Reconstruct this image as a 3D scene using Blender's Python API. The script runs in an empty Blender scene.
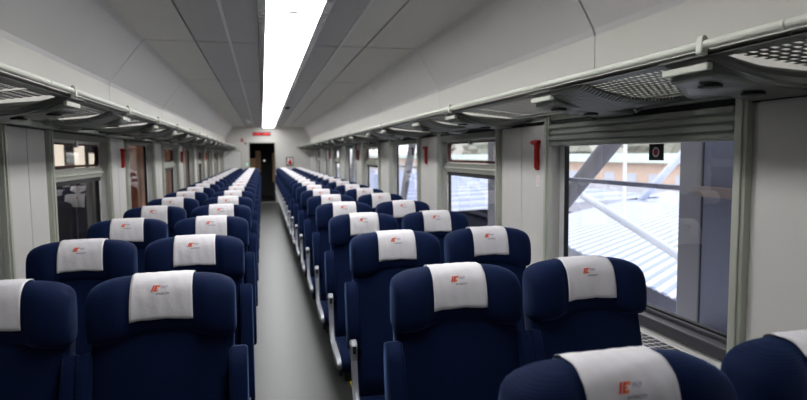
import bpy, bmesh, math, random
from math import sin, cos, pi, radians
from mathutils import Vector, Matrix
random.seed(7)
sc = bpy.context.scene
C = sc.collection

# ------------------------------------------------------------------ materials
def lin(r, g, b):
    f = lambda c: (c/255/12.92) if c/255 <= .04045 else ((c/255+.055)/1.055)**2.4
    return (f(r), f(g), f(b), 1)

def mat(name, col, rough=.5, metal=0, bump=None, noise=None, spec=.5, sheen=0, emit=None, coat=0):
    m = bpy.data.materials.new(name); m.use_nodes = True
    nt = m.node_tree; b = nt.nodes['Principled BSDF']
    b.inputs['Base Color'].default_value = col
    b.inputs['Roughness'].default_value = rough
    b.inputs['Metallic'].default_value = metal
    b.inputs['Specular IOR Level'].default_value = spec
    if coat: b.inputs['Coat Weight'].default_value = coat
    if sheen:
        b.inputs['Sheen Weight'].default_value = sheen
        b.inputs['Sheen Roughness'].default_value = .35
        b.inputs['Sheen Tint'].default_value = (.25, .45, 1, 1)
    if emit:
        b.inputs['Emission Color'].default_value = emit[0]; b.inputs['Emission Strength'].default_value = emit[1]
    tc = nt.nodes.new('ShaderNodeTexCoord')
    if noise:                     # (scale, amount, detail): small colour mottling of the surface itself
        n = nt.nodes.new('ShaderNodeTexNoise'); n.inputs['Scale'].default_value = noise[0]; n.inputs['Detail'].default_value = noise[2]
        nt.links.new(tc.outputs['Object'], n.inputs['Vector'])
        mx = nt.nodes.new('ShaderNodeMix'); mx.data_type = 'RGBA'
        mx.inputs['A'].default_value = tuple(c*(1-noise[1]) for c in col[:3])+(1,)
        mx.inputs['B'].default_value = tuple(min(1, c*(1+noise[1])) for c in col[:3])+(1,)
        nt.links.new(n.outputs['Fac'], mx.inputs['Factor']); nt.links.new(mx.outputs['Result'], b.inputs['Base Color'])
    if bump:
        kind, scale, strength, dist = bump
        if kind == 'noise':
            t = nt.nodes.new('ShaderNodeTexNoise'); t.inputs['Scale'].default_value = scale; t.inputs['Detail'].default_value = 4
        else:
            t = nt.nodes.new('ShaderNodeTexWave'); t.inputs['Scale'].default_value = scale; t.bands_direction = kind
            t.inputs['Distortion'].default_value = .3; t.inputs['Detail Scale'].default_value = 3
        nt.links.new(tc.outputs['Object'], t.inputs['Vector'])
        bp = nt.nodes.new('ShaderNodeBump'); bp.inputs['Strength'].default_value = strength; bp.inputs['Distance'].default_value = dist
        nt.links.new(t.outputs[1] if kind == 'noise' and False else t.outputs['Fac'], bp.inputs['Height'])
        nt.links.new(bp.outputs['Normal'], b.inputs['Normal'])
    return m

M = {}
M['velour'] = mat('navy ribbed velour', (.0014, .0080, .040, 1), .85, bump=('Z', 75, .22, .0015), noise=(260, .35, 2), sheen=.2, spec=.15)
M['cloth'] = mat('white cotton', lin(226, 223, 226), .9, bump=('noise', 22, .5, .006), noise=(400, .04, 2), spec=.2)
M['logo_red'] = mat('logo red', lin(214, 62, 38), .8)
M['logo_orange'] = mat('logo orange', lin(236, 120, 60), .8)
M['logo_grey'] = mat('logo grey', lin(150, 146, 176), .8)
M['logo_navy'] = mat('logo navy', lin(58, 56, 92), .8)
M['wall'] = mat('white wall laminate', lin(208, 206, 201), .42, noise=(3, .03, 3))
M['ceil'] = mat('ceiling panel', lin(218, 216, 214), .38, noise=(5, .03, 2))
M['ceil_vent'] = mat('perforated grey ceiling panel', lin(190, 189, 190), .45, bump=('Y', 30, .3, .002), noise=(60, .08, 2))
M['band'] = mat('cream band', lin(206, 204, 194), .45)
M['gap'] = mat('dark joint', lin(44, 43, 42), .8)
M['alu'] = mat('brushed aluminium', lin(196, 198, 194), .28, metal=.9, bump=('noise', 60, .1, .001))
M['railside'] = mat('polished light rail', lin(206, 206, 202), .22, metal=.6, bump=('noise', 9, .3, .01))
M['rail'] = mat('pale rack rail', lin(196, 198, 186), .55)
M['rack'] = mat('grey green rack paint', lin(104, 107, 100), .38, metal=.3, noise=(12, .06, 2))
M['rack_rib'] = mat('ribbed rack plate', lin(116, 118, 112), .4, metal=.3, bump=('X', 28, .9, .006))
M['perf'] = mat('perforated rack sheet', lin(104, 106, 104), .4, metal=.4)
M['trimgrey'] = mat('olive grey trim', lin(186, 189, 176), .4, metal=.2)
M['blind'] = mat('grey green blind', lin(148, 152, 141), .5)
M['dark'] = mat('black rubber', lin(20, 19, 20), .6)
M['frame'] = mat('dark grey window frame', lin(74, 72, 76), .4, metal=.3)
M['reveal'] = mat('white reveal', lin(222, 222, 224), .4)
M['red'] = mat('red plastic', lin(176, 22, 18), .4)
M['signred'] = mat('sign red', lin(205, 40, 34), .5)
M['white'] = mat('white paint', lin(232, 232, 232), .5)
M['gasket'] = mat('dark red gasket', lin(70, 18, 22), .6)
M['plastic'] = mat('dark seat shell', lin(52, 54, 62), .5)
M['silver'] = mat('silver grey armrest plastic', lin(158, 160, 166), .36, metal=.35)
M['yellow'] = mat('yellow edge strip', lin(206, 178, 30), .6)
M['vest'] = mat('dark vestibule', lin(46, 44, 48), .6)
M['tan'] = mat('tan panel', lin(150, 118, 84), .6, noise=(8, .2, 2))
M['led_back'] = mat('display black', lin(26, 8, 10), .3)
M['led'] = mat('red led', lin(220, 20, 25), .5, emit=((1, .01, .02, 1), .8))
M['diff'] = mat('light diffuser', lin(250, 250, 248), .5, emit=((.985, .985, 1, 1), 12))
M['glowpane'] = mat('warm reflection glow', lin(240, 225, 205), .5, emit=((1, .86, .7, 1), .9), noise=(2, .3, 2))  # glow added in place of warm reflections in the near left window
M['green'] = mat('green lamp', lin(60, 210, 150), .4, emit=((.2, 1, .6, 1), 1.5))
M['whitelamp'] = mat('small white lamp', lin(240, 240, 240), .4, emit=((1, 1, 1, 1), 2))
M['steel'] = mat('painted steel', lin(216, 222, 234), .5, noise=(2, .1, 2))
M['steel_d'] = mat('dark blue grey steel', lin(88, 92, 112), .45, noise=(2, .08, 2))
M['steel_p'] = mat('grey steel column', lin(104, 104, 112), .5, noise=(2, .08, 2))
M['ledge'] = mat('beige brown ledge', lin(112, 100, 98), .6)
M['brown'] = mat('brown ledge', lin(110, 82, 74), .6)
M['roof'] = mat('pale corrugated sheet', lin(214, 217, 228), .5, noise=(.6, .06, 3))
M['rib'] = mat('roof corrugation shade', lin(158, 170, 204), .5)  # darker blue tone stands for shade between the corrugations
M['ground'] = mat('track ballast', lin(150, 150, 160), .9, noise=(6, .35, 4))
M['orange'] = mat('orange brick facade', lin(234, 206, 186), .8, noise=(1.5, .12, 3))
M['paleroof'] = mat('pale green roof', lin(186, 202, 196), .7, noise=(.5, .2, 3))
M['fence'] = mat('white fence', lin(214, 214, 220), .7)
M['hill'] = mat('hazy wooded hill', lin(178, 174, 164), .95, noise=(.25, .25, 5))  # pale tone paints distance haze into the hill colour
M['leaf'] = mat('hazy pale foliage', lin(160, 160, 148), .95, noise=(3, .25, 4))  # lightened colour includes the haze over the trees
M['bark'] = mat('bark', lin(80, 68, 58), .9)
M['carcream'] = mat('cream column', lin(222, 204, 172), .6, noise=(2, .1, 2))
M['carorange'] = mat('rust brown column', lin(168, 100, 66), .6, noise=(3, .2, 2))
M['night'] = mat('dark hall wall', lin(40, 37, 36), .8, noise=(.7, .4, 3))

def floor_mat():
    m = mat('speckled linoleum', lin(56, 59, 55), .40, noise=(220, .22, 2), spec=.45)
    return m
M['floor'] = floor_mat()

def glass_mat():
    m = bpy.data.materials.new('window glass'); m.use_nodes = True
    nt = m.node_tree; nt.nodes.clear()
    o = nt.nodes.new('ShaderNodeOutputMaterial'); mx = nt.nodes.new('ShaderNodeMixShader')
    t = nt.nodes.new('ShaderNodeBsdfTransparent'); t.inputs['Color'].default_value = (.93, .935, .95, 1)
    g = nt.nodes.new('ShaderNodeBsdfGlossy'); g.inputs['Roughness'].default_value = .004
    f = nt.nodes.new('ShaderNodeLayerWeight'); f.inputs['Blend'].default_value = .5
    pw = nt.nodes.new('ShaderNodeMath'); pw.operation = 'POWER'; pw.inputs[1].default_value = 4.5
    ma = nt.nodes.new('ShaderNodeMath'); ma.operation = 'MULTIPLY_ADD'; ma.inputs[1].default_value = .88; ma.inputs[2].default_value = .10
    nt.links.new(f.outputs['Facing'], pw.inputs[0]); nt.links.new(pw.outputs[0], ma.inputs[0])
    nt.links.new(ma.outputs[0], mx.inputs[0]); nt.links.new(t.outputs[0], mx.inputs[1]); nt.links.new(g.outputs[0], mx.inputs[2])
    nt.links.new(mx.outputs[0], o.inputs[0])
    return m
M['glass'] = glass_mat()

# ------------------------------------------------------------------ mesh helpers
def box(bm, x0, x1, y0, y1, z0, z1):
    v = [bm.verts.new((x, y, z)) for x in (x0, x1) for y in (y0, y1) for z in (z0, z1)]
    for f in ((0,1,3,2), (4,6,7,5), (0,4,5,1), (2,3,7,6), (0,2,6,4), (1,5,7,3)):
        bm.faces.new([v[i] for i in f])

def prism(bm, pts, axis, a, b):
    """extrude the 2-D polygon pts along axis ('x','y','z') from a to b"""
    def P(p, t):
        return {'x': (t, p[0], p[1]), 'y': (p[0], t, p[1]), 'z': (p[0], p[1], t)}[axis]
    A = [bm.verts.new(P(p, a)) for p in pts]; B = [bm.verts.new(P(p, b)) for p in pts]
    bm.faces.new(A); bm.faces.new(B[::-1])
    n = len(pts)
    for i in range(n): bm.faces.new((A[i], A[(i+1) % n], B[(i+1) % n], B[i]))

def tube(bm, path, radii, seg=10, flat=1.0):
    """round tube along a path of 3-D points"""
    path = [Vector(p) for p in path]
    if not hasattr(radii, '__len__'): radii = [radii]*len(path)
    rings = []
    up = None
    for i, p in enumerate(path):
        d = (path[min(i+1, len(path)-1)] - path[max(i-1, 0)]).normalized()
        if up is None:
            up = Vector((0, 0, 1)) if abs(d.z) < .9 else Vector((1, 0, 0))
        s = d.cross(up).normalized(); u = s.cross(d).normalized(); up = u
        rings.append([bm.verts.new(p + s*cos(2*pi*k/seg)*radii[i]*flat + u*sin(2*pi*k/seg)*radii[i]) for k in range(seg)])
    for a, b in zip(rings, rings[1:]):
        for k in range(seg): bm.faces.new((a[k], a[(k+1) % seg], b[(k+1) % seg], b[k]))
    bm.faces.new(rings[0][::-1]); bm.faces.new(rings[-1])

def disc(bm, c, axis, r, h, seg=20):
    c = Vector(c); d = {'x': Vector((1,0,0)), 'y': Vector((0,1,0)), 'z': Vector((0,0,1))}[axis]
    tube(bm, [c, c+d*h], r, seg)

def rrect(y0, y1, z0, z1, r, n=6):
    out = []
    for cy, cz, a0 in ((y1-r, z1-r, 0), (y0+r, z1-r, 90), (y0+r, z0+r, 180), (y1-r, z0+r, 270)):
        for k in range(n+1):
            a = radians(a0+90*k/n); out.append((cy+r*cos(a), cz+r*sin(a)))
    return out

def ring_x(bm, inner, outer, x0, x1):
    """frame between two loops of (y,z), from x0 to x1"""
    n = len(inner)
    L = [[bm.verts.new((x, *p)) for p in loop] for x in (x0, x1) for loop in (inner, outer)]
    for i in range(n):
        j = (i+1) % n
        for a, b in ((0, 1), (1, 3), (3, 2), (2, 0)):
            bm.faces.new((L[a][i], L[a][j], L[b][j], L[b][i]))

def lathe(bm, prof, seg=20, c=(0, 0)):
    rings = [[bm.verts.new((c[0]+r*cos(2*pi*k/seg), c[1]+r*sin(2*pi*k/seg), z)) for k in range(seg)] for r, z in prof]
    for a, b in zip(rings, rings[1:]):
        for k in range(seg): bm.faces.new((a[k], a[(k+1) % seg], b[(k+1) % seg], b[k]))
    bm.faces.new(rings[0][::-1]); bm.faces.new(rings[-1])

def obj(name, bm, m, parent=None, smooth=False, bevel=0, sub=0, loc=None):
    bmesh.ops.recalc_face_normals(bm, faces=bm.faces)
    me = bpy.data.meshes.new(name); bm.to_mesh(me); bm.free()
    me.materials.append(M[m] if isinstance(m, str) else m)
    if smooth:
        for p in me.polygons: p.use_smooth = True
    o = bpy.data.objects.new(name, me); C.objects.link(o)
    if parent: o.parent = parent
    if loc: o.location = loc
    if bevel:
        md = o.modifiers.new('bevel', 'BEVEL'); md.width = bevel; md.segments = 2; md.limit_method = 'ANGLE'
    if sub:
        md = o.modifiers.new('sub', 'SUBSURF'); md.levels = sub; md.render_levels = sub
    return o

def NB(): return bmesh.new()
def quick(name, m, parent, fn, **k):
    b = NB(); fn(b); return obj(name, b, m, parent, **k)

def tag(o, label, cat, group=None, kind=None):
    o['label'] = label; o['category'] = cat
    if group: o['group'] = group
    if kind: o['kind'] = kind
    return o
def struct(o, label=None):
    o['kind'] = 'structure'
    if label: o['label'] = label
    return o
def thing(name, label, cat, loc=(0, 0, 0), group=None, kind=None):
    o = bpy.data.objects.new(name, None); C.objects.link(o); o.location = loc; o.empty_display_size = .1
    if kind == 'structure': struct(o, label)
    else: tag(o, label, cat, group, kind)
    return o
def copy_tree(o, parent=None):
    c = o.copy(); C.objects.link(c); c.parent = parent
    for ch in list(o.children): copy_tree(ch, c)
    return c
ORD = ['first','second','third','fourth','fifth','sixth','seventh','eighth','ninth','tenth','eleventh','twelfth','thirteenth',
       'fourteenth','fifteenth','sixteenth','seventeenth','eighteenth','nineteenth','twentieth','twenty-first']

# ------------------------------------------------------------------ dimensions (metres; Y runs down the coach, Z up)
XR, XL = 1.36, -1.32
YE, YB = 18.5, -1.6
ZC = 2.34
CX = .065
R_WIN = [-.45 + 1.96*k for k in range(9)]            # near edges of the right windows (first one is beside the camera)
L_WIN = [-.18 + 1.9*k for k in range(10)]
WW = 1.34
HEAD, SILL = 1.62, .80

# ------------------------------------------------------------------ floor and ceiling
quickf = NB(); box(quickf, XL-.1, XR+.1, YB-.1, YE+3.2, -.08, 0)
struct(obj('floor', quickf, 'floor'), 'grey speckled linoleum floor of the coach')
b = NB(); box(b, .368, .402, YB, YE, 0, .004)
tag(obj('floor_strip', b, 'yellow'), 'thin yellow edge strip on the floor along the right seat block', 'floor strip')

RR, RL = 1.125, -.975                                 # ridge lines of the ceiling
ceil_root = thing('ceiling', 'grey panelled coach ceiling', None, kind='structure')
b = NB(); box(b, RL-.45, RR+.35, YB-.1, YE+3.2, ZC+.02, ZC+.06)
obj('backing', b, 'gap', ceil_root)
seams = [YB] + [.05+2.35*k for k in range(0, 8)] + [YE]
seams = sorted(set([YB, .03, 2.38, 4.74, 7.08, 9.43, 11.78, 14.13, 16.48, YE]))
cols = [(RL, -.618, 'ceil'), (-.605, -.365, 'ceil_vent'), (-.345, -.145, 'ceil_vent'),
        (.27, .48, 'ceil_vent'), (.50, .692, 'ceil'), (.706, RR, 'ceil')]
for x0, x1, m in cols:
    b = NB()
    for y0, y1 in zip(seams, seams[1:]):
        box(b, x0, x1, y0+.013, y1-.013, ZC, ZC+.022)
    obj('ceiling_panel', b, m, ceil_root)
for x in (-.355, .49):
    b = NB(); box(b, x-.011, x+.011, YB, YE, ZC-.008, ZC+.02); obj('seam_strip', b, 'white', ceil_root)

# sloped panels between ceiling and wall, and the upright cream band above the racks
def slope(side, xr, xw):
    root = thing('trim_%d' % (1 if side > 0 else 2), ('right' if side > 0 else 'left')+' sloped ceiling panels above the luggage racks', None, kind='structure')
    b = NB()
    for y0, y1 in zip(seams, seams[1:]):
        y0 += .007; y1 -= .007
        mid = [(xr, ZC), (xr+side*.03, ZC-.028), (xw-side*.012, 2.02), (xw, 1.985)]
        A = [b.verts.new((x, y0, z)) for x, z in mid]; B = [b.verts.new((x, y1, z)) for x, z in mid]
        A2 = [b.verts.new((x+side*.012, y0, z+.008)) for x, z in mid]; B2 = [b.verts.new((x+side*.012, y1, z+.008)) for x, z in mid]
        for i in range(3):
            b.faces.new((A[i], A[i+1], B[i+1], B[i])); b.faces.new((A2[i], B2[i], B2[i+1], A2[i+1]))
            b.faces.new((A[i], A2[i], A2[i+1], A[i+1])); b.faces.new((B[i], B[i+1], B2[i+1], B2[i]))
        b.faces.new((A[0], B[0], B2[0], A2[0])); b.faces.new((A[3], A2[3], B2[3], B[3]))
    obj('sloped_panel', b, 'ceil', root)
    b = NB()
    for y0, y1 in zip(seams, seams[1:]):
        box(b, min(xw-side*.003, xw+side*.02), max(xw-side*.003, xw+side*.02), y0+.003, y1-.003, 1.66, 1.992)
    obj('upright_band', b, 'band', root)
    b = NB()
    pts = [(xr, ZC+.03), (xw+side*.04, 1.99), (xw+side*.04, 1.62), (xw+side*.10, 1.62), (xw+side*.10, ZC+.06), (xr, ZC+.06)]
    prism(b, pts, 'y', YB-.1, YE)
    obj('backing', b, 'gap', root)
slope(1, RR, 1.34)
slope(-1, RL, -1.235)

# ceiling light strip
LY0, STEP = -1.3+.24, 1.32
k = 0; y = .85
n_l = int((YE-.1-y)/STEP)
STEP = (YE-.30-y)/n_l
for k in range(n_l):
    y0 = y+k*STEP; y1 = y0+STEP
    t = thing('ceiling_light', 'long white ceiling light panel, %s of the strip counted from the camera end' % ORD[k], 'ceiling light', (CX, (y0+y1)/2, ZC), 'ceiling light strip')
    h = STEP/2
    b = NB(); box(b, -.156, .156, -h+.003, h-.003, -.030, .012); obj('diffuser', b, 'diff', t)
    for s in (-1, 1):
        b = NB(); box(b, min(s*.160, s*.207), max(s*.160, s*.207), -h, h, -.028, .015); obj('side_rail', b, 'railside', t, bevel=.003)
    b = NB(); box(b, -.05, .06, -h+.003, -h+.050, -.034, -.0305); obj('joint_clip', b, 'trimgrey', t)
b = NB(); box(b, CX-.2, CX+.2, YB, y, ZC, ZC+.02); box(b, CX-.2, CX+.2, YE-.299, YE, ZC, ZC+.02); obj('ceiling_panel', b, 'ceil_vent', ceil_root)
t = thing('smoke_detector', 'small round grey smoke detector on the ceiling right of the light strip', 'smoke detector', (.33, 10.8, ZC))
b = NB(); lathe(b, [(.055, 0), (.055, -.012), (.04, -.03), (.02, -.035)], 24); obj('housing', b, 'frame', t, smooth=True)
b = NB(); lathe(b, [(.012, -.034), (.012, -.042)], 12); obj('sensor', b, 'dark', t)

# ------------------------------------------------------------------ side walls
def side_wall(side, X, wins, name):
    s = side; sx = lambda a: (min(X+s*a[0], X+s*a[1]), max(X+s*a[0], X+s*a[1]))
    root = thing(name, ('right' if s > 0 else 'left')+' side wall of the coach', None, kind='structure')
    b = NB()
    x0, x1 = sx((0, .085))
    box(b, x0, x1, YB-.1, YE+.1, 0, SILL)
    box(b, x0, x1, YB-.1, YE+.1, HEAD, 1.97)
    edges = [YB-.1] + [v for w in wins for v in (w+.03, w+WW-.03)] + [YE+.1]
    for a, c in zip(edges[::2], edges[1::2]):
        if c > a: box(b, x0, x1, a, c, SILL, HEAD)
    obj('wall_shell', b, 'wall', root)
    # pillar cladding: two panels with a joint between
    p0 = [YB] + [w+WW for w in wins]; p1 = [w for w in wins] + [YE]
    xa, xb = sx((-.012, 0))
    for a, c in zip(p0, p1):
        if c-a < .1: continue
        mid = (a+c)/2
        b = NB()
        if c-a > .3:
            box(b, xa, xb, a+.03, mid-.004, SILL-.05, 1.63); box(b, xa, xb, mid+.004, c-.03, SILL-.05, 1.63)
        else: box(b, xa, xb, a+.03, c-.03, SILL-.05, 1.63)
        obj('pillar_panel', b, 'wall', root, bevel=.002)
    b = NB(); xa, xb = sx((-.02, 0)); box(b, xa, xb, YB, YE, 1.635, 1.66); obj('head_rail', b, 'trimgrey', root)
    b = NB(); xa, xb = sx((-.012, 0)); box(b, xa, xb, YB, YE, 1.615, 1.634); obj('head_gap', b, 'dark', root)
    return root
wr = side_wall(1, XR, R_WIN, 'wall_right')
wl = side_wall(-1, XL, L_WIN, 'wall_left')

def window(side, X, w, n, hopper, low):
    s = side; sx = lambda a, c: (min(X+s*a, X+s*c), max(X+s*a, X+s*c))
    root = thing('window_%d' % n, None, None, (0, 0, 0)); struct(root, '%s coach window with %s' % ('right' if s > 0 else 'left', 'a tilting upper pane' if hopper else 'one large pane'))
    for k in ('label', 'category'):
        pass
    if 'category' in root: del root['category']
    y0, y1 = w+.03, w+WW-.03
    # grey-green uprights at both sides
    for a in (w, w+WW-.05):
        xa, xb = sx(-.028, .0)
        quick('side_trim', 'trimgrey', root, lambda b: (box(b, xa, xb, a, a+.05, SILL-.05, 1.66), box(b, *sx(-.036, -.028), a+.012, a+.038, SILL-.05, 1.66)), bevel=.003)
    # blind box and slats
    bb = SILL
    xa, xb = sx(-.03, .055)
    def blind(b):
        top = HEAD-.006; nsl = 4
        z = low
        dz = (top-low)/nsl
        for i in range(nsl):
            box(b, *sx(-.03 if i % 2 else -.022, .05), w+.051, w+WW-.051, z+.003, z+dz-.003); z += dz
        box(b, *sx(-.012, .05), w+.051, w+WW-.051, low+.002, top)
    quick('blind_box', 'blind', root, blind, bevel=.004)
    # frame ring (rounded corners) in the reveal
    a0, a1, b0, b1 = y0+.06, y1-.06, SILL+.012, 1.595
    def corner_outer(n_, A0, A1, B0, B1):
        o = []
        for c in ((A1, B1), (A0, B1), (A0, B0), (A1, B0)): o += [c]*(n_+1)
        return o
    quick('reveal_frame', 'reveal', root, lambda b: ring_x(b, rrect(a0, a1, b0, b1, .05), corner_outer(6, y0, y1, SILL, HEAD-.004), *sx(.052, .07)))
    quick('bottom_frame', 'frame', root, lambda b: (box(b, *sx(-.012, .06), w+.05, w+WW-.05, SILL-.045, SILL+.002), box(b, *sx(.035, .07), y0, y1, SILL+.002, SILL+.018)), bevel=.004)
    if not hopper:
        quick('gasket', 'dark', root, lambda b: ring_x(b, rrect(a0+.014, a1-.014, b0+.014, b1-.014, .04), rrect(a0, a1, b0, b1, .052), *sx(.046, .066)))
    else:
        zt0, zt1 = 1.285, 1.395
        quick('gasket', 'gasket', root, lambda b: ring_x(b, rrect(a0+.016, a1-.016, zt1+.016, 1.545, .04), rrect(a0, a1, zt1, 1.562, .052), *sx(.04, .066)))
        quick('transom', 'trimgrey', root, lambda b: (box(b, *sx(.025, .07), a0-.02, a1+.02, zt0+.03, zt1-.006), box(b, *sx(.01, .03), a0-.01, a1+.01, zt0+.055, zt0+.07)), bevel=.004)
        quick('transom_seal', 'dark', root, lambda b: (box(b, *sx(.035, .07), a0, a1, zt0, zt0+.03)))
        quick('lower_gasket', 'dark', root, lambda b: ring_x(b, rrect(a0+.014, a1-.014, b0+.014, zt0+.004, .02), rrect(a0, a1, b0, zt0+.016, .032), *sx(.046, .066)))
        quick('latch', 'alu', root, lambda b: box(b, *sx(.02, .045), (a0+a1)/2-.02, (a0+a1)/2+.02, 1.53, 1.575), bevel=.003)
        quick('top_rail', 'trimgrey', root, lambda b: box(b, *sx(.03, .07), a0-.02, a1+.02, 1.556, 1.60))
    g = NB(); xg = X+s*.06
    vs = [g.verts.new((xg, *p)) for p in rrect(a0+.004, a1-.004, b0+.004, b1-.004, .045)]
    g.faces.new(vs); obj('glass_pane', g, 'glass', root)
    return root
n = 0
for i, w in enumerate(R_WIN):
    n += 1; window(1, XR, w, n, i % 2 == 0, 1.497 if i == 1 else 1.565)
for i, w in enumerate(L_WIN):
    n += 1
    if w+WW > YE: continue
    window(-1, XL, w, n, i % 2 == 0, 1.575)

# stickers on the right panes
for i in (1, 3, 5):
    w = R_WIN[i]; yc = w+.535
    z0, z1 = (1.43, 1.497) if i == 1 else (1.455, 1.535)
    t = thing('window_sticker', 'dark square sticker with a red and white disc on the %s right window' % {1: 'nearest', 3: 'third', 5: 'fifth'}[i], 'sticker', (XR+.055, yc, (z0+z1)/2), 'no smoking stickers')
    h = (z1-z0)/2
    quick('backing_square', 'dark', t, lambda b: box(b, 0, .003, -.044, .044, -h, h))
    quick('white_ring', 'white', t, lambda b: disc(b, (-.001, 0, 0), 'x', h*.62, .001, 28))
    quick('red_disc', 'signred', t, lambda b: disc(b, (-.002, 0, 0), 'x', h*.40, .001, 28))

# ------------------------------------------------------------------ heater casings with slotted grilles
def heater(side, X, wins):
    s = side
    t = thing('heater_casing', 'low white heater casing with slotted top along the %s wall' % ('right' if s > 0 else 'left'), 'heater', (X-s*.002, 0, 0))
    D = .125
    xs = lambda a, c: (min(s*a, s*c), max(s*a, s*c))
    quick('casing', 'white', t, lambda b: (box(b, *xs(-D, -D+.01), YB, YE, .0, .735), box(b, *xs(-D, 0), YB, YE, .715, .73)), bevel=.002)
    for w in wins:
        if w+WW > YE: continue
        def g(b):
            for j in range(30):
                for r in range(4):
                    y_ = w+.12+j*.037; x_ = -.112+r*.025
                    box(b, *xs(x_, x_+.018), y_, y_+.024, .7305, .7325)
        quick('grille', 'frame', t, g)
heater(1, XR, R_WIN); heater(-1, XL, L_WIN)

# ------------------------------------------------------------------ luggage racks
def rack(side, xl, xw, y0, L, label, end_last, knob_mid):
    s = side
    t = thing('luggage_rack', label, 'luggage rack', (0, y0, 0), 'luggage racks along the side walls')
    P = lambda u: xl+(xw-xl)*u            # 0 at the lip, 1 at the wall
    zs = lambda u: 1.712-.045*u
    # lip rail: an oval bar, bright
    def rail(b):
        pts = [(xl-s*.010+.010*cos(2*pi*k/12), 1.724+.011*sin(2*pi*k/12)) for k in range(12)]
        prism(b, pts, 'y', .002, L-.002)
    quick('front_rail', 'rail', t, rail, smooth=False, bevel=0)
    quick('under_lip', 'rack', t, lambda b: box(b, min(xl, xl+s*.05), max(xl, xl+s*.05), .002, L-.002, 1.700, 1.712))
    quick('wall_rail', 'trimgrey', t, lambda b: (box(b, min(P(.9), P(.93)), max(P(.9), P(.93)), 0.002, L-.002, 1.662, 1.674), box(b, min(P(.97), P(.995)), max(P(.97), P(.995)), 0.002, L-.002, 1.660, 1.680)))
    # reading light units: boundary and middle
    y_a, y_b = (.32, 1.13) if not knob_mid else (.35, 1.30)
    units = [u_ for u_ in (y_a, y_b) if u_+.15 < L]
    for ui, yc in enumerate(units):
        boundary = ui != 1
        # curved flared plate under the shelf, widening towards the wall on both sides
        def flare(b):
            nseg = 12; rows = []
            for i in range(nseg+1):
                u = i/nseg
                near = (.09+.20*(u**1.5)) if boundary else (.30+.12*u)
                far = (.09+.36*(u**1.2)) if boundary else (.07+.30*(u**1.5))
                ya, yb = max(yc-near, .003), min(yc+far, L-.003)
                x = P(.05+.92*u); z = zs(u)-.014-.034*sin(pi*min(1, u*1.05))
                ym = [ya, ya+.03, (ya+yb)/2, yb-.03, yb]; zm = [0, -.010, -.014, -.010, 0]
                rows.append([b.verts.new((x, y_, z+dz)) for y_, dz in zip(ym, zm)]+[b.verts.new((x, yb, z+.008)), b.verts.new((x, ya, z+.008))])
            for a, c in zip(rows, rows[1:]):
                for k in range(7): b.faces.new((a[k], a[(k+1) % 7], c[(k+1) % 7], c[k]))
            b.faces.new(rows[0]); b.faces.new(rows[-1][::-1])
        quick('flared_plate', 'rack' if boundary else 'rack_rib', t, flare)
        def unit(b):
            x0, x1 = P(.09), P(.90)
            A = [(x0, yc-.065, 1.650), (x0, yc+.095, 1.650), (x1, yc+.15, 1.612), (x1, yc-.10, 1.612)]
            B = [(x, y, 1.695 if i < 2 else 1.665) for i, (x, y, z) in enumerate(A)]
            va = [b.verts.new(v) for v in A]; vb = [b.verts.new(v) for v in B]
            b.faces.new(va); b.faces.new(vb[::-1])
            for k in range(4): b.faces.new((va[k], va[(k+1) % 4], vb[(k+1) % 4], vb[k]))
        u_o = quick('light_unit', 'rack', t, unit, bevel=.010)
        quick('silver_bar', 'rail', u_o, lambda b: box(b, min(P(.045), P(.088)), max(P(.045), P(.088)), yc-.07, yc+.10, 1.668, 1.688), bevel=.004)
        for (uu, dy) in ((.24, .01), (.60, .02)):
            quick('reading_lamp', 'dark', u_o, lambda b: disc(b, (P(uu), yc+dy, 1.645-(uu-.09)*.047-.004), 'z', .030, .006, 20))
        if boundary or knob_mid:
            quick('curved_arm', 'rack', t, lambda b: tube(b, [(P(u), yc-.085-.06*u, zs(u)-.004-.040*sin(pi*u*.9)) for u in [i/10 for i in range(11)]], [.010+.010*min(1, i/5) for i in range(11)], 10, .7), smooth=True)
            quick('end_knob', 'trimgrey', t, lambda b: prism(b, [(xl-s*.024, 1.702), (xl-s*.002, 1.698), (xl-s*.004, 1.742), (xl-s*.012, 1.748), (xl-s*.021, 1.743)], 'y', yc-.096, yc-.076), bevel=.003)
    # perforated shelf panels between units
    spans = [(.01, y_a-.10), (y_a+.10, y_b-.10), (y_b+.09, L-.01)]
    spans = [(a_, min(b_, L-.01)) for a_, b_ in spans if min(b_, L-.01)-a_ > .08]
    for ya, yb in spans:
        def perf(b):
            p = .030; nx = int(abs(P(.93)-P(.09))/p); ny = int((yb-ya)/p)
            gx = []; gy = []
            for i in range(nx): gx += [i*p, i*p+p*.42]
            gx.append(nx*p)
            for j in range(ny): gy += [j*p, j*p+p*.42]
            gy.append(ny*p)
            x0 = P(.09); oy = ya+((yb-ya)-ny*p)/2
            V = [[b.verts.new((x0+s*g, oy+h, zs((x0+s*g-xl)/(xw-xl)))) for h in gy] for g in gx]
            for i in range(len(gx)-1):
                for j in range(len(gy)-1):
                    if i % 2 and j % 2: continue
                    b.faces.new((V[i][j], V[i+1][j], V[i+1][j+1], V[i][j+1]))
        o = quick('perforated_panel', 'perf', t, perf)
        quick('front_border', 'rack', t, lambda b: box(b, min(P(.0), P(.13)), max(P(.0), P(.13)), ya-.008, yb+.008, 1.699, 1.7055))
        quick('rear_border', 'rack', t, lambda b: box(b, min(P(.90), P(.995)), max(P(.90), P(.995)), ya-.008, yb+.008, 1.6655, 1.672))
        md = o.modifiers.new('thick', 'SOLIDIFY'); md.thickness = .001
    # coat hooks under the wall rail
    for q in (.02, .06):
        quick('coat_hook', 'alu', t, lambda b: tube(b, [(xw-s*.03, L/2+q, 1.655), (xw-s*.045, L/2+q, 1.63), (xw-s*.06, L/2+q, 1.622), (xw-s*.07, L/2+q, 1.635)], .006, 8), smooth=True)
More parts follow.
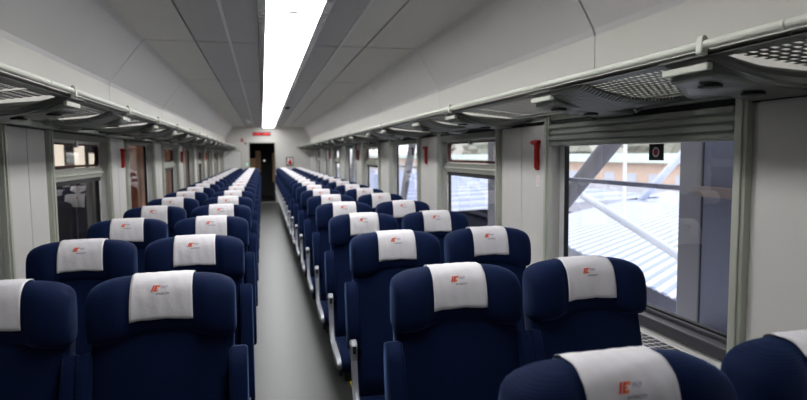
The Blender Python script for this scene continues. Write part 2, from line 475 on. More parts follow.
    return t
RK_R = [.99+1.96*k for k in range(-1, 9)]
for k, y0 in enumerate(RK_R):
    L = min(1.96, YE-.02-y0)
    if L < .5: continue
    lab = 'grey green luggage rack section over the %s right window ahead' % ORD[k-1] if k else 'grey green luggage rack section above the right window beside the camera'
    if L < 1.9: lab = 'short grey green luggage rack section at the far end of the right wall'
    rack(1, .925, 1.34, y0, L, lab, False, False)
b0 = 4.17
RK_L = [b0+1.9*k for k in range(-3, 8)]
for k, y0 in enumerate(RK_L):
    L = min(1.9, YE-.02-y0)
    if L < .3: continue
    lab = 'grey green luggage rack section over the left wall, %s in the row from the camera' % ORD[k]
    rack(-1, -.865, -1.235, y0, L, lab, False, True)
# fill between rack backs and the left wall (the wall band stands proud there)
b = NB(); box(b, XL-.02, -1.225, YB, YE, 1.62, 1.665); struct(obj('trim_3', b, 'trimgrey'), 'grey ledge between the left wall and the rack band')

# ------------------------------------------------------------------ emergency hammers and notices
def hammer(x, s, y, label, notice=None):
    t = thing('emergency_hammer', label, 'emergency hammer', (x, y, 1.37), 'red emergency hammers')
    q = -s
    quick('holder', 'red', t, lambda b: (prism(b, [(-.010, .0), (.010, 0), (.014, .05), (.009, .085), (.013, .14), (.024, .15), (.024, .165), (-.024, .165), (-.024, .15), (-.013, .14), (-.009, .085), (-.014, .05)], 'x', 0, q*.018)), bevel=.003)
    quick('handle', 'signred', t, lambda b: tube(b, [(q*.02, 0, .01), (q*.022, 0, .08), (q*.02, 0, .15)], [.007, .006, .008], 10), smooth=True)
    quick('hammer_head', 'red', t, lambda b: tube(b, [(q*.027, -.028, .152), (q*.027, .028, .152)], [.012, .012], 10), smooth=True)
    if notice:
        n_ = thing('small_notice', notice, 'notice', (x, y, 1.28), 'white notices below the hammers')
        quick('card', 'white', n_, lambda b: box(b, min(0, q*.003), max(0, q*.003), -.022, .022, 0, .06))
        quick('frame_lines', 'logo_red', n_, lambda b: [box(b, min(q*.003, q*.0036), max(q*.003, q*.0036), -.015, .015, .012+.012*i, .014+.012*i) for i in range(4)])
hammer(XR-.012, 1, 3.0-.06, 'red emergency hammer on the pillar beyond the nearest right window', 'small white notice under the red hammer beyond the nearest right window')
hammer(XR-.012, 1, 5.05+.12, 'red emergency hammer on the pillar between the second and third right windows')
hammer(XR-.012, 1, 9.1, 'red emergency hammer on the right wall beyond the fourth window')
hammer(XR-.012, 1, 13.0, 'red emergency hammer on the right wall, farthest from the camera')
hammer(XL+.012, -1, 5.36, 'red emergency hammer on the left wall, nearest to the camera')
hammer(XL+.012, -1, 9.08, 'red emergency hammer on the left wall, second from the camera')
hammer(XL+.012, -1, 12.9, 'red emergency hammer on the left wall, third from the camera')

# ------------------------------------------------------------------ seats
HW = .205
def loop_pts():
    P = []
    for k in range(28):
        a = 2*pi*k/28; c, s_ = cos(a), sin(a)
        y = .060*math.copysign(abs(c)**(2/2.9), c); z = .083*math.copysign(abs(s_)**(2/2.7), s_)
        P.append((y+z*.16, z))
    return P
LP = loop_pts()
HC = 1.028
def head_pt(x, y, z, off=0):
    q = min(1, abs(x)/HW)
    sc_ = (1-q**5)**(1/3) if q < 1 else 0
    sc_ = max(sc_, .22)
    front = max(0, (-y+.03)/.09)
    kq = max(0, min(1, (q-.40)/.22)); kq = kq*kq*(3-2*kq)
    yy = y*sc_ - (.022*kq + .018*q**2)*min(1, front)
    zz = z*(.45+.55*sc_) - .026*(q**1.5)*max(0, min(1, .35-z/.1)) - .012*q**3
    return Vector((x, yy, HC+zz))
def headrest_bm():
    b = NB(); xs = [-1, -.985, -.95, -.9, -.8, -.7, -.62, -.56, -.5, -.44, -.38, -.2, 0, .2, .38, .44, .5, .56, .62, .7, .8, .9, .95, .985, 1]
    R = [[b.verts.new(head_pt(x*HW, y, z)) for y, z in LP] for x in xs]
    for a, c in zip(R, R[1:]):
        for k in range(28): b.faces.new((a[k], a[(k+1) % 28], c[(k+1) % 28], c[k]))
    b.faces.new(R[0][::-1]); b.faces.new(R[-1])
    return b
CW = .085
def cover_surface(x, tpar, off):
    """tpar: index along the loop (float); returns a point offset outwards"""
    n_ = len(LP); i = int(math.floor(tpar)); f = tpar-i
    y0, z0 = LP[i % n_]; y1, z1 = LP[(i+1) % n_]
    y, z = y0+(y1-y0)*f, z0+(z1-z0)*f
    p = head_pt(x, y, z); c = head_pt(x, 0, 0)
    d = (p-c); d.x = 0; d.normalize()
    return p+d*off
# loop index runs: 0 = back, 7 = top, 14 = front, 21 = bottom
def cover_bm():
    b = NB(); nx = 22; ts = [3.0+.42*i for i in range(34)]      # back .. over top .. front low
    ts = [t_ for t_ in ts if t_ <= 15.55]
    grid = []
    rnd = random.Random(3)
    ph = [rnd.random()*6 for _ in range(4)]
    for i, t_ in enumerate(ts):
        row = []
        for j in range(nx+1):
            u = j/nx*2-1
            w = CW*(1+.03*max(0, (t_-12)/5)) * u
            wr_ = .0014*sin(u*7+ph[0]+t_*.55)*max(0, (t_-9)/7) + .0005*sin(u*15+ph[1]-t_*.9) + .0006*sin(t_*2.1+u*3)
            row.append(b.verts.new(cover_surface(w, t_, .0055+wr_)))
        grid.append(row)
    for a, c in zip(grid, grid[1:]):
        for k in range(nx): b.faces.new((a[k], a[k+1], c[k+1], c[k]))
    return b
def front_at(x, z, off):
    """front surface point at height z (local to headrest centre)"""
    best = None
    for i in range(350, 800):
        t_ = i/50
        p = cover_surface(x, t_, off)
        if best is None or abs(p.z-(HC+z)) < abs(best.z-(HC+z)): best = p
    return best
def logo_poly(polys, m, name, parent):
    b = NB()
    for poly in polys:
        pts = [front_at(px, pz, .0092) for px, pz in poly]
        b.faces.new([b.verts.new(p) for p in pts])
    return obj(name, b, m, parent)
def text_mesh(txt, size, cx, cz, m, name, parent, shear=.2, ext=0):
    cu = bpy.data.curves.new('t', 'FONT'); cu.body = txt; cu.size = size; cu.align_x = 'CENTER'; cu.shear = shear; cu.offset = size*.015
    to = bpy.data.objects.new('t', cu); C.objects.link(to)
    dg = bpy.context.evaluated_depsgraph_get(); dg.update()
    me = bpy.data.meshes.new_from_object(to.evaluated_get(dg)); bpy.data.objects.remove(to)
    for v in me.vertices:
        v.co = front_at(cx+v.co.x, cz+v.co.y, .0092)
    me.materials.clear(); me.materials.append(M[m]); me.name = name
    o = bpy.data.objects.new(name, me); C.objects.link(o); o.parent = parent
    return o

def strip_profile(b, prof, x0, x1, r=.014):
    """padded panel: closed (y,z) profile swept from x0 to x1 with softened ends"""
    cy = sum(p[0] for p in prof)/len(prof); cz = sum(p[1] for p in prof)/len(prof)
    st = [(x0, .80), (x0+r*.3, .93), (x0+r, 1), ((x0+x1)/2, 1), (x1-r, 1), (x1-r*.3, .93), (x1, .80)]
    R = []
    for x, k in st:
        row = []
        for i, (y_, z_) in enumerate(prof):
            a = Vector(prof[i-1]); c = Vector(prof[(i+1) % len(prof)]); d = (c-a).normalized(); nrm = Vector((d.y, -d.x))
            ins = (1-k)*r*4
            v = Vector((y_, z_)); to = Vector((cy, cz))-v
            if nrm.dot(to) < 0: nrm = -nrm
            v = v+nrm*ins
            row.append(b.verts.new((x, v.x, v.y)))
        R.append(row)
    n_ = len(prof)
    for a, c in zip(R, R[1:]):
        for k in range(n_): b.faces.new((a[k], a[(k+1) % n_], c[(k+1) % n_], c[k]))
    b.faces.new(R[0][::-1]); b.faces.new(R[-1])

def ribbon(center, half):
    """closed profile around a centre line of (y,z) points with half thicknesses"""
    L_, R_ = [], []
    for i, (c, h) in enumerate(zip(center, half)):
        a = Vector(center[max(i-1, 0)]); d = (Vector(center[min(i+1, len(center)-1)])-a).normalized(); nrm = Vector((-d.y, d.x))
        L_.append(tuple(Vector(c)+nrm*h)); R_.append(tuple(Vector(c)-nrm*h))
    return L_+R_[::-1]

def make_seat(arm, wall=0):
    """arm: -1 / +1 = the side of the aisle, 0 = window seat"""
    root = bpy.data.objects.new('train_seat', None); C.objects.link(root); root.empty_display_size = .1
    hr = obj('headrest', headrest_bm(), 'velour', root, smooth=True)
    cv = obj('headrest_cover', cover_bm(), 'cloth', root, smooth=True)
    md = cv.modifiers.new('thick', 'SOLIDIFY'); md.thickness = .0015; md.offset = -1
    cv['label'] = 'white cotton headrest cover with a printed emblem'
    # emblem: two slanted red bars meeting an arrow, grey letters, small dark word below
    X0, Z0, S = -.020, .048, .80
    def sl(x, z): return (X0+(x+z*.45)*S, Z0+z*S)
    bars = [[sl(-.010, -.002), sl(-.004, -.002), sl(-.004, .018), sl(-.010, .018)],
            [sl(-.002, -.002), sl(.004, -.002), sl(.004, .018), sl(-.002, .018)]]
    lg = logo_poly(bars, 'logo_red', 'emblem', cv)
    logo_poly([[sl(.004, .012), sl(.016, .012), sl(.015, .018), sl(.004, .018)], [sl(.004, -.002), sl(.013, -.002), sl(.014, .0035), sl(.004, .0035)], [sl(.004, .0055), sl(.009, .0055), sl(.009, .010), sl(.004, .010)]], 'logo_orange', 'emblem', cv)
    text_mesh('PKP', .0105, .007, .053, 'logo_grey', 'emblem_letters', cv, .3)
    text_mesh('INTERCITY', .0075, .004, .037, 'logo_navy', 'emblem_word', cv, .15)
    # backrest
    cen = [(-.115, .40), (-.105, .50), (-.082, .60), (-.060, .70), (-.040, .80), (-.022, .88), (-.006, .96), (.006, 1.02)]
    hf = [.05, .055, .055, .05, .048, .045, .04, .03]
    b = NB(); strip_profile(b, ribbon(cen, hf), -.188 if wall < 0 else -.197, .188 if wall > 0 else .197, .02); obj('backrest', b, 'velour', root, smooth=True)
    cen2 = [(-.150, .40), (-.140, .50), (-.118, .62), (-.094, .74), (-.072, .85), (-.058, .905)]
    hf2 = [.05, .055, .055, .05, .042, .022]
    for s in (-1, 1):
        if s == wall: continue
        b = NB(); a, c = sorted((s*.188, s*(.238 if s == arm else .2235)))
        k0 = 2 if s == arm and arm < 0 else 0; fw = .035 if s == arm and arm > 0 else 0
        strip_profile(b, ribbon([(p_-fw, q2) for p_, q2 in cen2[k0:]], [h_+fw*.6 for h_ in hf2[k0:]]), a, c, .010); obj('side_bolster', b, 'velour', root, smooth=True)
    # hard back shell
    cen3 = [(-.055, .30), (-.045, .45), (-.02, .62), (.005, .76), (.022, .88), (.04, .97)]
    b = NB(); strip_profile(b, ribbon(cen3, [.012]*6), -.19, .19, .004); obj('back_shell', b, 'plastic', root, smooth=True)
    # cushion
    prof = [(-.10, .33), (-.10, .415), (-.20, .425), (-.38, .435), (-.49, .43), (-.53, .405), (-.535, .365), (-.50, .33), (-.3, .32)]
    b = NB(); strip_profile(b, prof, -.209, .209, .018); obj('cushion', b, 'velour', root, smooth=True)
    # base
    b = NB(); box(b, -.19, .19, -.46, -.08, .27, .325); obj('seat_frame', b, 'plastic', root, bevel=.008)
    b = NB(); box(b, -.03, .03, -.36, -.18, .02, .28); box(b, -.055, .055, -.42, -.12, 0, .02); obj('pedestal', b, 'plastic', root, bevel=.006)
    if arm:
        s = arm; q_ = .0 if arm < 0 else -.014
        # silver side arm: pivot cap, upright, then forward to a rounded toe
        path = [(-.185, .655), (-.195, .60), (-.212, .52), (-.235, .445), (-.29, .418), (-.40, .404), (-.50, .394), (-.555, .392)]
        hf = [.016, .016, .016, .019, .023, .026, .027, .018]
        b = NB(); a, c = sorted((s*(.2135+q_), s*(.2365+q_))); strip_profile(b, ribbon(path, hf), a, c, .006)
        ar = obj('armrest', b, 'silver', root, smooth=True); ar['label'] = 'silver grey armrest arm with pivot cap'
        pv = NB(); disc(pv, (s*(.2115+q_), -.19, .655), 'x', .027, s*.028, 24); prism(pv, [(-.213, .60), (-.168, .60), (-.165, .665), (-.18, .684), (-.20, .684), (-.217, .665)], 'x', s*(.2115+q_), s*(.238+q_))
        po = obj('pivot_cap', pv, 'silver', ar, bevel=.004)
        b = NB(); disc(b, (s*(.2395+q_), -.19, .655), 'x', .010, s*.004, 16); obj('pivot_hole', b, 'dark', ar)
        # front-facing slot of the cap that looks at the camera
        b = NB(); box(b, *sorted((s*(.218+q_), s*(.232+q_))), -.2195, -.2165, .632, .664); obj('cap_slot', b, 'dark', ar)
        b = NB(); box(b, *sorted((s*.190, s*.2125)), -.44, -.10, .29, .345); obj('side_frame', b, 'plastic', root, bevel=.01)
        b = NB(); disc(b, (s*.211, -.13, .315), 'x', .012, s*.006, 12); obj('bolt', b, 'dark', root)
    return root

XA, XW = .437, .886
protos = {-1: make_seat(-1), 1: make_seat(1), 'R': make_seat(0, 1), 'L': make_seat(0, -1)}
used = {a: False for a in protos}
def put(arm, x, y, label, group):
    if used[arm]: o = copy_tree(protos[arm])
    else: o = protos[arm]; used[arm] = True
    o.location = (x, y, 0); tag(o, label, 'seat', group)
    return o
for k in range(20):
    y = .86+.85*k if k else .855
    put(-1, XA, y, 'navy velour seat beside the aisle in the right block, %s row from the camera' % ORD[k], 'seats right of the aisle')
    put('R', XW, y, 'navy velour seat beside the windows in the right block, %s row from the camera' % ORD[k], 'seats right of the aisle')
for k in range(19):
    y = 1.83+.85*k
    put(1, -XA, y, 'navy velour seat beside the aisle in the left block, %s row from the camera' % ORD[k], 'seats left of the aisle')
    put('L', -XW, y, 'navy velour seat beside the windows in the left block, %s row from the camera' % ORD[k], 'seats left of the aisle')

# ------------------------------------------------------------------ end walls
DL, DR, DT = -.525, .25, 1.86
root = thing('wall_far', 'white end wall with an open doorway', None, kind='structure')
b = NB()
box(b, XL-.1, DL, YE, YE+.08, 0, ZC+.05); box(b, DR, XR+.1, YE, YE+.08, 0, ZC+.05); box(b, DL, DR, YE, YE+.08, DT, ZC+.05)
obj('wall_shell', b, 'wall', root)
dr = struct(thing('door_1', '', None)); 
if 'category' in dr: del dr['category']
dr['label'] = 'open doorway with a thin metal surround at the coach end'
quick('door_frame', 'trimgrey', dr, lambda b: (box(b, DL-.025, DL+.004, YE-.012, YE+.09, 0, DT+.025), box(b, DR-.004, DR+.025, YE-.012, YE+.09, 0, DT+.025), box(b, DL+.004, DR-.004, YE-.012, YE+.09, DT-.004, DT+.025)))
quick('threshold', 'alu', dr, lambda b: box(b, DL, DR, YE-.05, YE+.1, 0, .012))
# vestibule
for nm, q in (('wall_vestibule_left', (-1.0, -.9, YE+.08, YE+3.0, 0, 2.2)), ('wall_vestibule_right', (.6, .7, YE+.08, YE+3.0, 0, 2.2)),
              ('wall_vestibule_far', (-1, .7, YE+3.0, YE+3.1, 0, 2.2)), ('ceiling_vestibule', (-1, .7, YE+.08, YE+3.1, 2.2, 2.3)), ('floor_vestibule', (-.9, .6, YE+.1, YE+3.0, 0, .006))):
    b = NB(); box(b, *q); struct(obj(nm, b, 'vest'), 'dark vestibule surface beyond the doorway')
t = thing('partition_panel', 'tan partition panel seen through the dark doorway', 'partition', (-.28, YE+1.2, 0))
quick('panel', 'tan', t, lambda b: box(b, -.08, .09, 0, .04, .9, 1.62), bevel=.01)
quick('support', 'vest', t, lambda b: box(b, -.05, .05, 0, .04, 0, .9))
t = thing('partition_panel', 'narrow tan panel at the right edge of the dark doorway', 'partition', (.225, YE+1.0, 0))
quick('panel', 'tan', t, lambda b: box(b, -.05, .05, 0, .04, .6, 1.55), bevel=.01)
quick('support', 'vest', t, lambda b: box(b, -.05, .05, 0, .04, 0, .6))
t = thing('folding_chair', 'grey brown folding seat backs behind the doorway on the left', 'seat', (-.46, YE+.9, 0))
quick('back', 'tan', t, lambda b: box(b, -.08, .10, 0, .08, .95, 1.38), bevel=.03)
quick('base', 'vest', t, lambda b: box(b, -.08, .10, 0, .08, 0, .95))
t = thing('vestibule_lamp', 'tiny white lamp glowing in the dark doorway', 'lamp', (-.07, YE+2.95, 1.28))
quick('bulb', 'whitelamp', t, lambda b: disc(b, (0, 0, 0), 'y', .013, -.02, 16)); quick('lamp_base', 'alu', t, lambda b: disc(b, (0, .0, 0), 'y', .05, .05, 16))

# display above the door
t = thing('led_display', 'narrow black display with red glowing characters above the doorway', 'display', (-.135, YE-.026, 2.13))
quick('case', 'led_back', t, lambda b: box(b, -.27, .27, 0, .03, -.055, .055), bevel=.006)
def leds(b):
    rnd = random.Random(5)
    for i in range(44):
        if i in (21, 22): continue
        for j in range(7):
            if rnd.random() < .72: box(b, -.255+i*.0116, -.255+i*.0116+.009, -.003, 0, -.04+j*.0116, -.04+j*.0116+.009)
quick('lit_dots', 'led', t, leds)
# warning triangle, knob, green lamp, frames
t = thing('warning_sign', 'red triangular warning sign left of the doorway top', 'sign', (-.73, YE-.008, 1.90))
quick('triangle', 'signred', t, lambda b: prism(b, [(-.055, 0), (.055, 0), (0, .12)], 'y', 0, .008))
quick('symbol', 'white', t, lambda b: prism(b, [(-.018, .015), (.018, .015), (0, .06)], 'y', -.002, 0))
t = thing('alarm_button', 'small dark red round button beside the doorway top corner', 'button', (-.625, YE-.016, 1.84))
quick('base', 'frame', t, lambda b: disc(b, (0, .02, 0), 'y', .03, -.015, 20)); quick('cap', 'red', t, lambda b: disc(b, (0, .005, 0), 'y', .02, -.01, 20))
t = thing('door_button', 'small door button with green glowing lamp left of the doorway', 'button', (-.60, YE-.016, 1.20))
quick('plate', 'white', t, lambda b: box(b, -.035, .035, .005, .02, -.05, .05)); quick('lamp', 'green', t, lambda b: disc(b, (0, .005, 0), 'y', .02, -.008, 20))
t = thing('wall_panel', 'white panel with rounded grey frame on the end wall, left', 'panel', (-1.04, YE-.02, 1.27))
def ringy(b):
    i_ = rrect(-.245, .255, -.38, .33, .07); o_ = rrect(-.275, .285, -.41, .36, .09); n_ = len(i_)
    Lq = [[b.verts.new((p[0], y_, p[1])) for p in lp] for y_ in (0, .02) for lp in (i_, o_)]
    for i in range(n_):
        j = (i+1) % n_
        for a, c in ((0, 1), (1, 3), (3, 2), (2, 0)): b.faces.new((Lq[a][i], Lq[a][j], Lq[c][j], Lq[c][i]))
quick('frame', 'trimgrey', t, ringy)
quick('inner_sheet', 'white', t, lambda b: prism(b, rrect(-.245, .255, -.38, .33, .07), 'y', .01, .02))
t = thing('framed_notice', 'small framed red poster on the end wall right of the doorway', 'poster', (.70, YE-.015, 1.27))
quick('frame', 'frame', t, lambda b: box(b, -.12, .11, 0, .015, -.13, .14), bevel=.004)
quick('sheet', 'white', t, lambda b: box(b, -.085, .085, -.003, 0, -.10, .11))
quick('red_figure', 'signred', t, lambda b: (box(b, -.05, .055, -.005, -.003, -.09, .02), disc(b, (0, -.005, .055), 'y', .03, .002, 20)))

b = NB(); box(b, XL-.1, XR+.1, YB-.08, YB, 0, ZC+.05)
struct(obj('wall_near', b, 'wall'), 'white end wall behind the camera')

# ------------------------------------------------------------------ outside, right: station seen through the windows
b = NB(); box(b, 1.6, 120, -60, 160, -2.2, -2.0)
struct(obj('ground_right', b, 'ground'), 'pale track bed outside the right windows')
def corr_roof(P0, u, v, Lu, Lv, name, label, amp=.008, wl=.17):
    bm = NB(); u = Vector(u).normalized(); v = Vector(v).normalized(); P0 = Vector(P0)
    nv = int(Lv/wl*4); R = []
    for i in range(nv+1):
        t_ = i*wl/4; h = amp*[0, 1, 0, -1][i % 4]
        a = P0+v*t_; R.append([bm.verts.new(a+Vector((0, 0, h))), bm.verts.new(a+u*Lu+Vector((0, 0, h+.15)))])
    for a, c in zip(R, R[1:]): bm.faces.new((a[0], a[1], c[1], c[0]))
    root_ = thing(name, label, 'roof', tuple(P0))
    o = obj('corrugated_sheet', bm, 'roof', root_); o.location = -P0
    md = o.modifiers.new('t', 'SOLIDIFY'); md.thickness = .02
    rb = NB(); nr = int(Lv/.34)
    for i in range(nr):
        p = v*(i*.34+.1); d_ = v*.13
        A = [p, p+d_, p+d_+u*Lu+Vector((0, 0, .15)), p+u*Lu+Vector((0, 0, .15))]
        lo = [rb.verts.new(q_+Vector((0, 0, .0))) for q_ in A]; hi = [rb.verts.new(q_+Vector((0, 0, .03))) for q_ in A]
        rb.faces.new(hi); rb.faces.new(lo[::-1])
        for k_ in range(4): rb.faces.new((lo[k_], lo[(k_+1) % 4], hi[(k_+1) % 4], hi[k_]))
    obj('shade_ribs', rb, 'rib', root_)  # raised strips whose colour paints in the corrugation shading
    q = NB()
    for fu in (.04, .5, .96):
        for fv in (.03, .5, .97):
            p = u*Lu*fu+v*Lv*fv
            box(q, p.x-.1, p.x+.1, p.y-.1, p.y+.1, -2.0-P0.z, -.08+.15*fu)
    obj('supports', q, 'steel', root_)
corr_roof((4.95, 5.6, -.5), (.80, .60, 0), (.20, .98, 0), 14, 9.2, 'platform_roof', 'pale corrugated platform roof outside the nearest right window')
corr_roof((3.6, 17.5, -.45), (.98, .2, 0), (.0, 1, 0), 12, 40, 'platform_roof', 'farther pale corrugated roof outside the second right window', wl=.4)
t = thing('platform_slab', 'pale platform edge slabs below the corrugated roof', 'platform', (3, 0, -2))
quick('slab', 'fence', t, lambda b: box(b, 0, 1.5, -8, 60, 0, 1.15)); quick('edge_line', 'steel', t, lambda b: box(b, .1, .2, -8, 60, 1.15, 1.17)); quick('duct', 'steel', t, lambda b: box(b, 1.9, 2.2, -8, 60, 0, 1.1))
def pipe(name, label, pts, r, m='steel'):
    b = NB(); tube(b, pts, r, 16); return tag(obj(name, b, m, smooth=True), label, 'steel brace', 'steel braces outside')
def ext(a, c, k0, k1):
    a, c = Vector(a), Vector(c); d = c-a; return [a-d*k0, c+d*k1]
pipe('steel_brace', 'thick grey blue steel tube slanting at upper left outside the nearest right window', ext((3.0, 4.72, 1.577), (3, 5.69, .875), 1.2, 4.0), .085, 'steel_p')
pipe('steel_brace', 'pale steel tube slanting down across the corrugated roof outside', ext((3.3, 5.792, 1.003), (3.3, 4.279, .595), .55, 2.2), .038)
pipe('steel_brace', 'pale steel tube slanting behind the sticker, outside the nearest right window', ext((14, 17.56, 1.104), (14, 19.27, -.292), .8, .25), .13)
for i in range(4):
    y_ = 12.5+i*9
    pipe('steel_brace', 'grey slanting roof tube outside the right windows, %s from the camera' % ORD[i+3], [(3.4, y_, 3.2), (3.4, y_+3.2, -1.2)], .09, 'steel_p')
t = thing('lamp_post', 'thin white post standing outside behind the steel tubes', 'post', (9.5, 13.95, -2))
quick('post', 'white', t, lambda b: tube(b, [(0, 0, 0), (0, 0, 5.5)], .05, 12)); quick('arm', 'white', t, lambda b: tube(b, [(0, 0, 5.4), (-.8, 0, 5.6)], .03, 8))
# columns and parapet close to the train
def column(y0, y1, wide, label):
    t = thing('steel_column', label, 'column', (2.2, y0, -2.0), 'station columns close to the train')
    quick('shaft', 'steel_p', t, lambda b: box(b, 0, .22, 0, y1-y0, 0, 4.6), bevel=.01)
    if wide:
        quick('side_sheet', 'steel_d', t, lambda b: box(b, .0, .05, -wide, -.004, 0, 4.6))
        quick('joint', 'dark', t, lambda b: box(b, -.004, .0, -.012, -.004, 0, 4.6))
        quick('cross_rail', 'ledge', t, lambda b: box(b, -.07, .0, -wide, -.02, 3.225, 3.275))
        quick('brown_ledge', 'brown', t, lambda b: box(b, -.10, .0, -wide, -.02, 2.43, 2.50))
column(2.69, 2.87, 1.6, 'grey steel column with blue grey side sheet outside the nearest right window')
column(5.60, 5.80, 0, 'grey blue steel column outside the second right window')
column(8.5, 8.7, 0, 'grey blue steel column outside the third right window')
column(11.4, 11.6, 0, 'grey blue steel column outside the fourth right window')
t = thing('steel_beam', 'thin grey blue horizontal beam outside the right windows', 'beam', (2.26, 0, 1.235))
quick('beam', 'steel_d', t, lambda b: box(b, 0, .06, 2.8, 16, 0, .028))
# long station building, fence and hill
t = thing('station_building', 'long orange facade with pale roof beyond the tracks', 'building', (25, 8, -2))
quick('facade', 'orange', t, lambda b: box(b, 0, 8, 0, 150, 0, 2.75))
quick('roof', 'paleroof', t, lambda b: prism(b, [(-.6, 2.75), (8.6, 2.75), (6.0, 3.35), (1.5, 3.35)], 'y', -1, 151))
quick('window', 'steel', t, lambda b: [box(b, -.03, .02, 1+2.6*i, 2.3+2.6*i, .9, 2.0) for i in range(56)])
t = thing('track_fence', 'long white fence of arches in front of the orange facade', 'fence', (22, 8, -2))
quick('panel', 'fence', t, lambda b: [box(b, 0, .08, i*2.0, i*2.0+1.75, .9, 1.35) for i in range(70)])
quick('posts', 'fence', t, lambda b: [box(b, -.05, .12, i*2.0-.16, i*2.0+.02, 0, 1.6) for i in range(70)])
quick('base_wall', 'steel', t, lambda b: box(b, -.02, .1, -1, 140, 0, .55))
for i, x in enumerate((11.2, 12.7, 15.2, 16.7)):
    b = NB(); box(b, x, x+.09, -5, 150, -2.0, -1.86)
    tag(obj('rail', b, 'frame'), 'grey track rail outside the right windows, %s from the train' % ORD[i], 'rail', 'track rails')
b = NB()
nn = 26; rows = []
for i in range(nn+1):
    y_ = -20+i*8; hgt = 4.0+2.0*sin(i*.7)+1.2*sin(i*1.9)
    rows.append([b.verts.new((38, y_, -2)), b.verts.new((46, y_, hgt*.55)), b.verts.new((60, y_, hgt)), b.verts.new((90, y_, -2))])
for a, c in zip(rows, rows[1:]):
    for k in range(3): b.faces.new((a[k], a[k+1], c[k+1], c[k]))
struct(obj('hill_right', b, 'hill', smooth=True), 'wooded hillside beyond the station building')
def tree(x, y, h, label, seed):
    r_ = random.Random(seed); t = thing('tree', label, 'tree', (x, y, -2), 'trees behind the station building')
    quick('trunk', 'bark', t, lambda b: tube(b, [(0, 0, 0), (.1, .05, h*.35), (0, .1, h*.7)], [.22, .16, .06], 8))
    b = NB(); bmesh.ops.create_icosphere(b, subdivisions=3, radius=1)
    for v_ in b.verts:
        k_ = 1+.22*sin(v_.co.x*5+seed)*sin(v_.co.y*6+seed*2)+.15*sin(v_.co.z*9+seed)+r_.uniform(-.07, .07)
        v_.co = Vector((v_.co.x*h*.30*k_, v_.co.y*h*.34*k_, h*.66+v_.co.z*h*.36*k_))
    obj('crown', b, 'leaf', t)
for i in range(10):
    tree(35.5+1.5*(i % 3), 36+i*8.5, 5.6+.9*((i*7) % 4), 'blurred grey green tree behind the pale roof, %s from the right' % ORD[i], i+1)

# ------------------------------------------------------------------ outside, left: dark hall
def shell(name, label, *boxes):
    b = NB()
    for q in boxes: box(b, *q)
    struct(obj(name, b, 'night'), label)
shell('wall_hall', 'dark hall wall outside the left windows', (-6.2, -6.0, -6, 26, -2, 4))
shell('floor_hall', 'dark hall floor outside the left windows', (-6, -1.6, -6, 26, -1.2, -1.0))
shell('ceiling_hall', 'dark hall roof outside the left windows', (-6, -1.42, -6, 26, 3.2, 3.4))
shell('wall_hall_far', 'dark far end of the hall', (-6, -1.42, 26, 26.2, -1.2, 3.4))
shell('wall_hall_near', 'dark near end of the hall', (-6, -1.42, -6.2, -6, -1.2, 3.4))
def pillar(y, w_, m, label):
    t = thing('hall_pillar', label, 'pillar', (-2.05, y, -1.0), 'pillars of the dark hall')
    quick('shaft', m, t, lambda b: box(b, -.12, .12, 0, w_, 0, 4.2), bevel=.02)
    quick('foot', 'night', t, lambda b: box(b, -.15, .15, -.03, w_+.03, 0, .3))
ys = [9.4, 12.4, 15.4, 18.4, 21.4]
for i, y in enumerate(ys):
    pillar(y, .42, 'carorange', 'rust brown pillar beyond the left windows, %s from the camera' % ORD[i])
    pillar(y+.8, .55, 'carcream', 'cream pillar beyond the left windows, %s from the camera' % ORD[i])
for i in range(5):  # added lamps, no such source known; they brighten the hall pillars
    t = thing('fill_lamp', 'added warm fill lamp in the dark hall outside, %s from the camera' % ORD[i], 'lamp', (-3.2, 7+3.6*i, 2.995), 'added fill lamps outside the left windows')
    quick('tube', mat('warm fill tube', lin(255, 230, 190), .5, emit=((1, .8, .55, 1), 20)) if i == 0 else bpy.data.materials['warm fill tube'], t, lambda b: box(b, -.06, .06, -.6, .6, -.05, 0))
    quick('housing', 'frame', t, lambda b: box(b, -.1, .1, -.65, .65, 0, .12)); quick('pole', 'frame', t, lambda b: box(b, -.03, .03, -.03, .03, -3.995, 0))

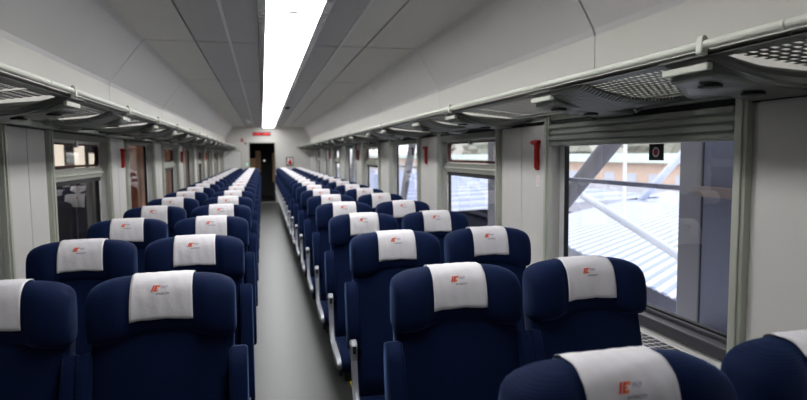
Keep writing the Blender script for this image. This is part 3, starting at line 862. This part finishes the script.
for i, (y0, y1, z0, z1) in enumerate(((17.2, 18.0, .95, 1.65), (18.4, 19.5, 1.2, 1.9), (20.2, 21.6, 1.05, 1.85), (22.0, 22.8, .9, 1.6))):  # added glowing panes standing in for reflections in the upper glass
    t = thing('reflection_pane', 'added warm pane imitating a window reflection, %s from the left' % ORD[i], 'window', (-5.99, y0, z0), 'added reflection panes across the hall')
    quick('glow_pane', 'glowpane', t, lambda b: box(b, -.02, .01, 0, y1-y0, 0, z1-z0))
    quick('pane_border', 'frame', t, lambda b: (box(b, -.02, .03, -.05, 0, -.05, z1-z0+.05), box(b, -.02, .03, y1-y0, y1-y0+.05, -.05, z1-z0+.05), box(b, -.02, .03, 0, y1-y0, -.05, 0), box(b, -.02, .03, 0, y1-y0, z1-z0, z1-z0+.05)))

# ------------------------------------------------------------------ daylight
w = bpy.data.worlds.new('World'); sc.world = w; w.use_nodes = True
nt = w.node_tree; bg = nt.nodes['Background']
tc = nt.nodes.new('ShaderNodeTexCoord'); sp = nt.nodes.new('ShaderNodeSeparateXYZ'); cr = nt.nodes.new('ShaderNodeValToRGB')
nt.links.new(tc.outputs['Generated'], sp.inputs[0]); nt.links.new(sp.outputs['Z'], cr.inputs[0]); nt.links.new(cr.outputs[0], bg.inputs['Color'])
cr.color_ramp.elements[0].position = .0; cr.color_ramp.elements[0].color = (.97, .975, 1, 1)
cr.color_ramp.elements[1].position = .6; cr.color_ramp.elements[1].color = (.90, .93, 1, 1)
bg.inputs['Strength'].default_value = 2.3

# ------------------------------------------------------------------ camera
f, a, t_, r = 577.4, .2386, .079, -.0093
R0 = Vector((cos(a), -sin(a), 0)); F = Vector((sin(a)*cos(t_), cos(a)*cos(t_), -sin(t_))); U0 = Vector((sin(a)*sin(t_), cos(a)*sin(t_), cos(t_)))
Rv = R0*cos(r)+U0*sin(r); Uv = U0*cos(r)-R0*sin(r)
cam = bpy.data.cameras.new('camera'); co = bpy.data.objects.new('camera', cam); C.objects.link(co)
mx = Matrix((Rv, Uv, -F)).transposed().to_4x4(); mx.translation = Vector((-.1407, 0, 1.4643)); co.matrix_world = mx
cam.sensor_width = 36; cam.lens = f/807*36; cam.clip_start = .02; cam.clip_end = 400
cam.dof.use_dof = True; cam.dof.focus_distance = 2.0; cam.dof.aperture_fstop = 3.2
sc.camera = co

sc.view_settings.view_transform = 'Standard'; sc.view_settings.look = 'None'; sc.view_settings.gamma = 1
sc.view_settings.use_curve_mapping = False
sc.view_settings.exposure = .1
sc.cycles.use_denoising = True
sc.cycles.max_bounces = 10; sc.cycles.diffuse_bounces = 5; sc.cycles.transparent_max_bounces = 24
